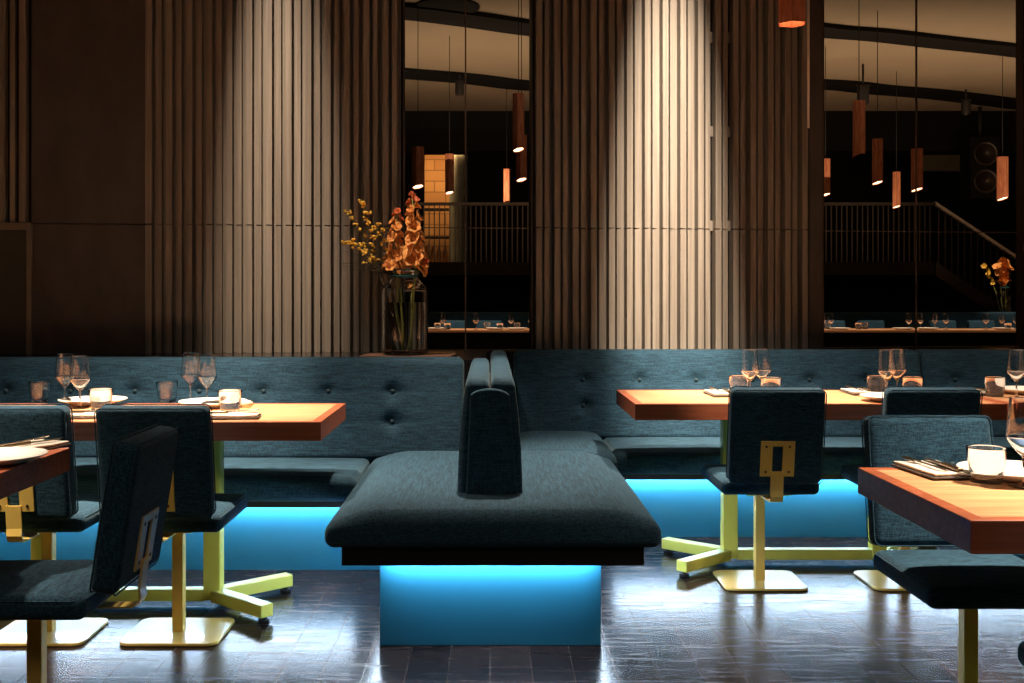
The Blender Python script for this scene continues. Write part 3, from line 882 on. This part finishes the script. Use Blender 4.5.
# far room pendants: (px left, right, top y, bottom y, depth, dim)
far = [
 (412, 424, 150, 190, 11.1, 0, 'far copper pendant behind the left window, furthest left above the orchids'),
 (445, 454, 157, 196, 12.5, 0, 'far copper pendant behind the left window, over the lit stone alcove'),
 (512.5, 524.5, 97, 153, 10.0, 0, 'far copper pendant behind the left window, highest by its right frame'),
 (516, 527, 138, 183, 10.6, 0, 'far copper pendant behind the left window, just below the highest one'),
 (503.5, 510, 172, 205, 15.0, 1, 'far copper pendant behind the left window, small and low before the balcony rail'),
 (820.5, 830.5, 162, 198, 13.0, 0, 'far copper pendant behind the right window, by its left frame'),
 (852.5, 865.5, 104, 159, 9.8, 1, 'far copper pendant behind the right window, unlit and highest'),
 (872, 883, 142, 186, 11.4, 0, 'far copper pendant behind the right window, right of the unlit one'),
 (892.5, 900.5, 175, 210, 14.5, 0, 'far copper pendant behind the right window, lowest of the row'),
 (911, 923, 152, 193, 11.0, 0, 'far copper pendant behind the right window, by the pane joint'),
 (997, 1008, 160, 202, 13.6, 0, 'far copper pendant behind the right window, alone at the far right'),
]
for a, b_, yt, yb, D, dim, lab in far:
    p = P((a+b_)/2, yb-3, D); s = F/D
    make_pendant(p, lab, 'copper pendant lamps', (b_-a)/2/s/.98, (yb-yt)/s, CEIL-p.z-.001, 'cord' if dim else 'bulb_dim', tilt=.35)

# ---------------------------------------------------------------- far room
# ceiling tracks (curved)
def track(pts, wid, label):
    ctr = [P(px, py, (CEIL-HC)*F/(CY-py)) for px, py in pts]
    # smooth curve through the points
    out = []
    for i in range(len(ctr)-1):
        p0 = ctr[max(i-1, 0)]; p1 = ctr[i]; p2 = ctr[i+1]; p3 = ctr[min(i+2, len(ctr)-1)]
        for k in range(8):
            t = k/8
            out.append(.5*((2*p1)+(p2-p0)*t+(2*p0-5*p1+4*p2-p3)*t*t+(3*p1-p0-3*p2+p3)*t**3))
    out.append(ctr[-1])
    vs = []; fs = []
    for i, p in enumerate(out):
        d = (out[min(i+1, len(out)-1)]-out[max(i-1, 0)]); d.z = 0; d.normalize(); q = Vector((-d.y, d.x, 0))
        for sd, dz in ((-1, -.05), (1, -.05), (1, -.001), (-1, -.001)):
            vs.append(Vector((p.x, p.y, CEIL+dz))+q*wid/2*sd)
    n = len(out)
    for i in range(n-1):
        for k in range(4): l = (k+1) % 4; fs.append((i*4+k, i*4+l, i*4+4+l, i*4+4+k))
    fs += [(3, 2, 1, 0), (n*4-4, n*4-3, n*4-2, n*4-1)]
    tag(MB().add(vs, fs).build('ceiling_track', 'dark'), label, 'track', 'curved ceiling tracks')
track([(330, 4), (405, 9), (470, 17), (540, 27), (610, 32)], .50, 'black curved ceiling track nearest, behind the left window')
track([(760, 20), (830, 29), (880, 33), (940, 40), (1020, 49), (1090, 60)], .42, 'black curved ceiling track nearest, behind the right window')
track([(340, 66), (403, 71.5), (470, 77), (532, 84), (620, 84), (720, 80), (830, 83), (880, 88), (940, 93), (1020, 103), (1090, 112)], .50, 'long black curved ceiling track further back, crossing both windows')
struct(MB().box(FX0, FX1, 17.6, 18.1, 3.55, CEIL-.002).build('trim_8', 'dark'))
dp = onz(447, 6, CEIL)
tag(MB().lathe([(0, -.03), (.30, -.03), (.34, -.015), (.34, 0)], 28, (dp.x, dp.y, CEIL-.002)).build('ceiling_disc', 'dark'), 'flat black disc on the far ceiling behind the left window', 'ceiling fitting')
dp = onz(943, 33, CEIL)
def projector(px, py, w_, D, label, rz=0):
    p = P(px, py, D)
    t = thing('spotlight', p, label, 'lamp', 'black ceiling spotlights')
    s = w_*D/F
    MB().lathe([(0, -s*.55), (s*.30, -s*.55), (s*.34, -s*.45), (s*.34, s*.45), (s*.28, s*.55), (0, s*.55)], 16).build('head', 'cord', t)
    k = t.children
    MB().box(-s*.4, s*.4, -.02, .02, s*.5, s*.6).build('yoke', 'cord', t)
    MB().tube([(0, 0, s*.55), (0, 0, CEIL-p.z-.051)], .015, 8).build('stem', 'cord', t)
    MB().lathe([(0, -.008), (s*.22, -.008), (s*.22, 0), (0, 0)], 16, (0, 0, -s*.56)).build('lens', 'steel', t)
    return t
projector(459.5, 88, 13, 14.5, 'black ceiling spotlight behind the left window')
projector(863, 95, 17, 13.8, 'black ceiling spotlight behind the right window beside the unlit pendant')
projector(966, 107, 13, 15.5, 'black ceiling spotlight behind the right window toward the loudspeaker')
# balcony, stair and railing
GD = 18.4
def gx(px): return (px-CX)*GD/F
gz = lambda py: HC-(py-CY)*GD/F
struct(MB().box(FX0, gx(934), GD, 20.0, gz(275), gz(262)).build('floor_balcony', 'darkwall'))
rail = thing('balcony_railing', (gx(470), GD, gz(262)), 'dark balcony railing with close upright bars across the far room', 'railing')
def pr(mb, name, mat, root): return place(mb, name, mat, root)
pr(MB().box(FX0+.6, gx(935), GD-.03, GD+.03, gz(205.5), gz(202.5)), 'handrail', 'rail', rail)
bx = gx(398); nb = 0
bars = []
while bx < gx(545): bars.append(bx); bx += .088
bx = gx(800)
while bx < gx(934): bars.append(bx); bx += .088
for b_ in bars: pr(MB().box(b_-.009, b_+.009, GD-.012, GD+.012, gz(262), gz(205)), 'baluster', 'rail', rail)
bx = gx(548); mb = MB()
while bx < gx(798): mb.box(bx-.009, bx+.009, GD-.012, GD+.012, gz(262), gz(205)); bx += .088
tag(pr(mb, 'baluster_row', 'rail', rail), kind='stuff')
st = thing('stair', (gx(985), GD, 0), 'dark stair with a sloping pale handrail descending right in the far room', 'stair')
xa, xb = gx(935), gx(1060)
sl = (gz(258)-gz(203))/(gx(1018)-gx(935))
za_r, za_s0, za_s1 = gz(203.5), gz(262), gz(276)
zz = lambda z, x: z+sl*(x-xa)
def slope_box(z0, z1, y0, y1):
    vs = [Vector((x, y, zz(z, x))) for z in (z0, z1) for y in (y0, y1) for x in (xa, xb)]
    return MB().add(vs, [(0, 2, 3, 1), (4, 5, 7, 6), (0, 1, 5, 4), (2, 6, 7, 3), (0, 4, 6, 2), (1, 3, 7, 5)])
pr(slope_box(za_r-.03, za_r+.03, GD-.04, GD+.04), 'handrail', 'rod', st)
pr(slope_box(za_s1, za_s0, GD-.05, GD+.05), 'stringer', 'rail', st)
pr(slope_box(za_s1+.03, za_s0-.03, GD+.05, GD+1.2), 'steps', 'darkwall', st)
b_ = xa+.06
while b_ < xb:
    pr(MB().box(b_-.009, b_+.009, GD-.012, GD+.012, zz(za_s0, b_), zz(za_r-.03, b_)), 'baluster', 'rail', st); b_ += .11
# alcove content: rack with bottles, pale column
rk = thing('wine_rack', (P(441, 0, 21.4).x, 21.4, 1.775), 'dark shelf rack in the amber lit alcove behind the balcony rail', 'rack')
r_ = MB()
rx = .50
r_.box(-rx, -rx+.04, -.15, .15, 0, 1.15).box(rx-.04, rx, -.15, .15, 0, 1.15)
for z in (0, .55, 1.1): r_.box(-rx, rx, -.15, .15, z, z+.04)
r_.build('frame', 'cord', rk)
pc = P(459, 0, 20.9)
tag(MB().lathe([(.20, 0), (.205, .02), (.19, .1), (.19, 2.2), (.22, 2.41)], 24, (pc.x, pc.y, 1.772)).build('column', plain('pale_plaster_column', (.55, .55, .45), .7)), 'pale round column beside the amber alcove', 'column')
for k in range(7):
    o = MB().lathe([(0, 0), (.036, 0), (.038, .01), (.038, .24), (.03, .28), (.016, .31), (.016, .37), (0, .37)], 12).build('bottle', 'petal')
    o.location = (rk.location.x-.40+.12*k, 21.4, 1.775+.041)
    tag(o, 'amber bottle standing in the low shelf of the alcove rack', 'bottle', 'amber bottles in the alcove rack')
# loudspeaker
sp = P(980, 200, 17.2)
ls = thing('loudspeaker', (sp.x, sp.y, 0), 'tall black loudspeaker with round cones behind the right window', 'loudspeaker')
hh = P(980, 138, 17.2).z
MB().box(-.24, .24, -.2, .2, sp.z, hh).build('cabinet', 'dark', ls, bevel=.02)
for z in (.28, .72):
    q = lerp(sp.z, hh, z)
    m = Matrix.Translation((0, -.205, q)) @ Matrix.Rotation(R(90), 4, 'X')
    mb = MB(); mb.lathe([(0, -.03), (.06, -.025), (.16, 0), (.18, .006), (.19, 0)], 24)
    mb.v = [tuple(m @ Vector(v)) for v in mb.v]; mb.build('cone', 'rail', ls)
MB().tube([(0, 0, hh), (0, 0, CEIL-.002)], .03, 8).build('hanger', 'cord', ls)
bp = P(943, 163, 19.8)
tag(MB().box(bp.x-.40, bp.x+.45, 19.86, 19.998, P(0, 171, 19.9).z, P(0, 155, 19.9).z).build('wall_cabinet', plain('drab_olive_panel', (.20, .17, .10), .6)), 'drab olive cabinet high on the far wall left of the loudspeaker', 'cabinet')
# far counter and seating
CD = 14.4
ct = thing('serving_counter', (3.0, CD+.35, 0), 'long black counter with a thin pale edge in the far room', 'counter')
MB().box(-5.6, 6.6, -.35, .35, .715, .75).build('worktop', 'wood', ct, bevel=.003)
MB().box(-5.55, 6.55, -.31, .31, .0, .715).build('front', 'dark', ct)
fb = thing('banquette', (3.0, 16.6, 0), 'long teal bench against the dark half wall in the far room', 'bench')
MB().cushion(-6, 6.6, .20, .36, .44, .95, r=.04, res=(30, 2, 4)).build('backrest', 'fabric', fb)
MB().cushion(-6, 6.6, -.36, .19, .34, .45, r=.035, res=(30, 3, 2)).build('seat_cushion', 'fabric', fb)
MB().box(-6, 6.6, -.25, .36, 0, .34).build('plinth', 'frame', fb)
tag(MB().box(-3.4, 9.8, 16.99, 17.25, 0, .93).build('half_wall', 'darkwall', bevel=.005), 'dark half wall behind the far bench carrying a second vase', 'wall')
CG = [(405, 0), (437.5, 0), (443, 1), (447.5, 0), (476, 1), (487, 0), (500, 0), (511, 1), (517, 0), (531, 1), (555, 1), (580, 0), (770, 1), (823, 1), (828, 0), (831, 1), (858.5, 0), (865, 0), (909, 1), (920.5, 1), (935, 1), (946, 1), (986, 1), (1002, 1), (1008, 0), (1016, 1)]
for i, (px, wn) in enumerate(CG):
    D = CD+.12+.12*(i % 3)
    p = Vector(((px-CX)*D/F, D, .7508))
    side = 'left' if px < 600 else 'right'
    put('wine_glass' if wn else 'tumbler', p, ('wine glass' if wn else 'tumbler')+' on the far counter seen through the %s window' % side, ('wine glasses' if wn else 'tumblers')+' on the far counter, %s window' % side)
for px, lab in ((436, 'left window, at its left'), (496, 'left window, right of its joint'), (517, 'left window, at its right frame'), (840, 'right window, at its left'), (903, 'right window, left of its joint'), (928, 'right window, right of its joint'), (1003, 'right window, at its right')):
    D = CD+.2  # plates added to give bright marks along the dim far counter
    put('plate', Vector(((px-CX)*D/F, D, .7508)), 'white plate added as a glint on the far counter through the '+lab, 'white plates added as glints on the far counter')
for px, lab in ((452, 'left window, left of its pane joint'), (489, 'left window, right of its pane joint'), (878, 'right window, left of its pane joint'), (951, 'right window, right of its pane joint'), (990, 'right window, furthest right'), (838, 'right window, by its left frame')):
    D = 15.35
    copy_tree(chC, ((px-CX)*D/F, D, 0), R(180), 'far teal chair behind the black counter through the '+lab, 'teal pedestal chairs in the far room')
v2x = (1004-CX)*17.12/F
v2 = copy_tree(vase, (v2x, 17.12, .932), 0, 'second jar vase on the far half wall behind the right window', 'jar vases')
def far_flower(tip, base, label, mat_, n, seed, size):
    rng = random.Random(seed); b0 = Vector(base)
    s = thing('orchid_stem' if mat_ == 'petal' else 'blossom_branch', base, label, 'flower', 'blossoms in the far vase')
    pts = [p-b0 for p in bez(base, b0.lerp(Vector(tip), .5)+Vector((0, 0, .15)), tip, 12)]
    MB().tube(pts, .005, 6).build('stem', 'stem', s)
    for k in range(n):
        t = .5+.5*k/(n-1); i = min(10, int(t*11)); p = pts[i].lerp(pts[i+1], t*11-i)
        d = Vector((rng.uniform(-1, 1), rng.uniform(-1, .3), rng.uniform(-.2, 1)))
        o = petal_floret(rng, size*rng.uniform(.8, 1.2), 1).build('floret', mat_, s); orient(o, p, d)
    return s
far_flower(P(1006, 262, 17.1), (v2x+.02, 17.12, .96), 'orange blossom stem in the far vase behind the right window', 'petal', 12, 3, .11)
far_flower(P(998, 268, 17.1), (v2x-.02, 17.12, .96), 'shorter orange blossom stem in the far vase behind the right window', 'petal', 9, 5, .10)
far_flower(P(984, 266, 17.1), (v2x-.03, 17.14, .96), 'yellow blossom twig leaning left from the far vase', 'blossom', 9, 7, .05)

# ---------------------------------------------------------------- lights
WARM = (1.0, .80, .60)
def spot(loc, tgt, power, angle, blend=.6, col=WARM, rad=.05):
    l = bpy.data.lights.new('spot', 'SPOT'); l.energy = power; l.color = col; l.spot_size = R(angle); l.spot_blend = blend; l.shadow_soft_size = rad
    o = bpy.data.objects.new('spot_light', l); C.objects.link(o); o.location = loc
    o.rotation_euler = (Vector(tgt)-Vector(loc)).to_track_quat('-Z', 'Y').to_euler()
    return o
def area(loc, tgt, power, sx, sy, col=WARM):
    l = bpy.data.lights.new('area', 'AREA'); l.energy = power; l.color = col; l.shape = 'RECTANGLE'; l.size = sx; l.size_y = sy
    o = bpy.data.objects.new('area_light', l); C.objects.link(o); o.location = loc
    o.rotation_euler = (Vector(tgt)-Vector(loc)).to_track_quat('-Z', 'Y').to_euler()
    return o
# table pendants
for X, Y, pw in ((1.387, 4.985, 330), (2.95, 4.985, 90), (-1.40, 4.32, 380), (1.75, 2.60, 330), (-2.0, 2.95, 331)):
    spot((X, Y, 2.42), (X, Y, 0), pw*1.55, 66, 1.0)
    if pw != 331: spot((X, Y, 2.43), (X, Y, 0), pw*.52, 94, .9, (1, .80, .62))
# wall washers
for px, pw, col in ((283, 112, (1, .76, .55)), (668, 420, (1, .80, .60))):
    X = wx(px); Y = wy(X)
    o = spot((X, Y-2.8, 4.12), (X, Y, 1.15), pw*6.5, 64, 1.0, col, .03)
    o.scale = (.185, 1, 1)
# light on the vase and the island
spot((.05, 4.75, 4.1), (.02, 4.45, .4), 1300, 36, 1.0)
spot((VX-.5, 4.6, 4.0), (VX, VD, 1.3), 300, 18, .8)
# far room
area((3.0, 13.0, 2.6), (3.0, 13.5, 4.2), 120, 12, 3, (1, .72, .45))
area((3.0, 8.2, 3.9), (3.0, 14, 1.6), 13, 6, .6, (1, .66, .40))  # added front fill for the far pendants and railing, no visible fitting
spot((0, 14.2, 4.0), (0, 14.9, .75), 700, 60, .8)
spot((4.6, 14.2, 4.0), (4.6, 14.9, .75), 600, 60, .8)
spot((7.2, 14.2, 4.0), (7.2, 14.9, .75), 600, 60, .8)
spot((v2x-.3, 15.5, 4.0), (v2x, 17.1, 1.1), 400, 24, .8)
area(((AX0+AX1)/2-.1, 20.9, 4.05), ((AX0+AX1)/2-.1, 21.6, 2.5), 40, .8, .5, (1, .62, .28))
# faint ambient
wd = bpy.data.worlds.new('world'); bpy.context.scene.world = wd; wd.use_nodes = True
wd.node_tree.nodes['Background'].inputs[0].default_value = (.5, .5, .6, 1); wd.node_tree.nodes['Background'].inputs[1].default_value = .02
area((0.3, .3, 4.0), (0.2, 3.4, .2), 14, 5, 2.5, (1, .80, .62)).data.spread = R(95)

# ---------------------------------------------------------------- camera and view
cam = bpy.data.cameras.new('camera'); co = bpy.data.objects.new('camera', cam); C.objects.link(co)
co.location = (0, 0, HC); co.rotation_euler = (R(90), 0, 0)
cam.sensor_width = 36; cam.lens = F/1024*36
cam.shift_x = (512-CX)/1024; cam.shift_y = -(341.5-CY)/1024
cam.clip_end = 100
sc = bpy.context.scene; sc.camera = co
sc.view_settings.view_transform = 'Standard'; sc.view_settings.look = 'None'
sc.view_settings.exposure = 0; sc.view_settings.gamma = 1; sc.view_settings.use_curve_mapping = False
try:
    sc.cycles.use_denoising = True
    sc.cycles.max_bounces = 12; sc.cycles.transparent_max_bounces = 16; sc.cycles.transmission_bounces = 12
    sc.cycles.caustics_reflective = False; sc.cycles.caustics_refractive = True
    sc.cycles.sample_clamp_indirect = 6
except Exception: pass
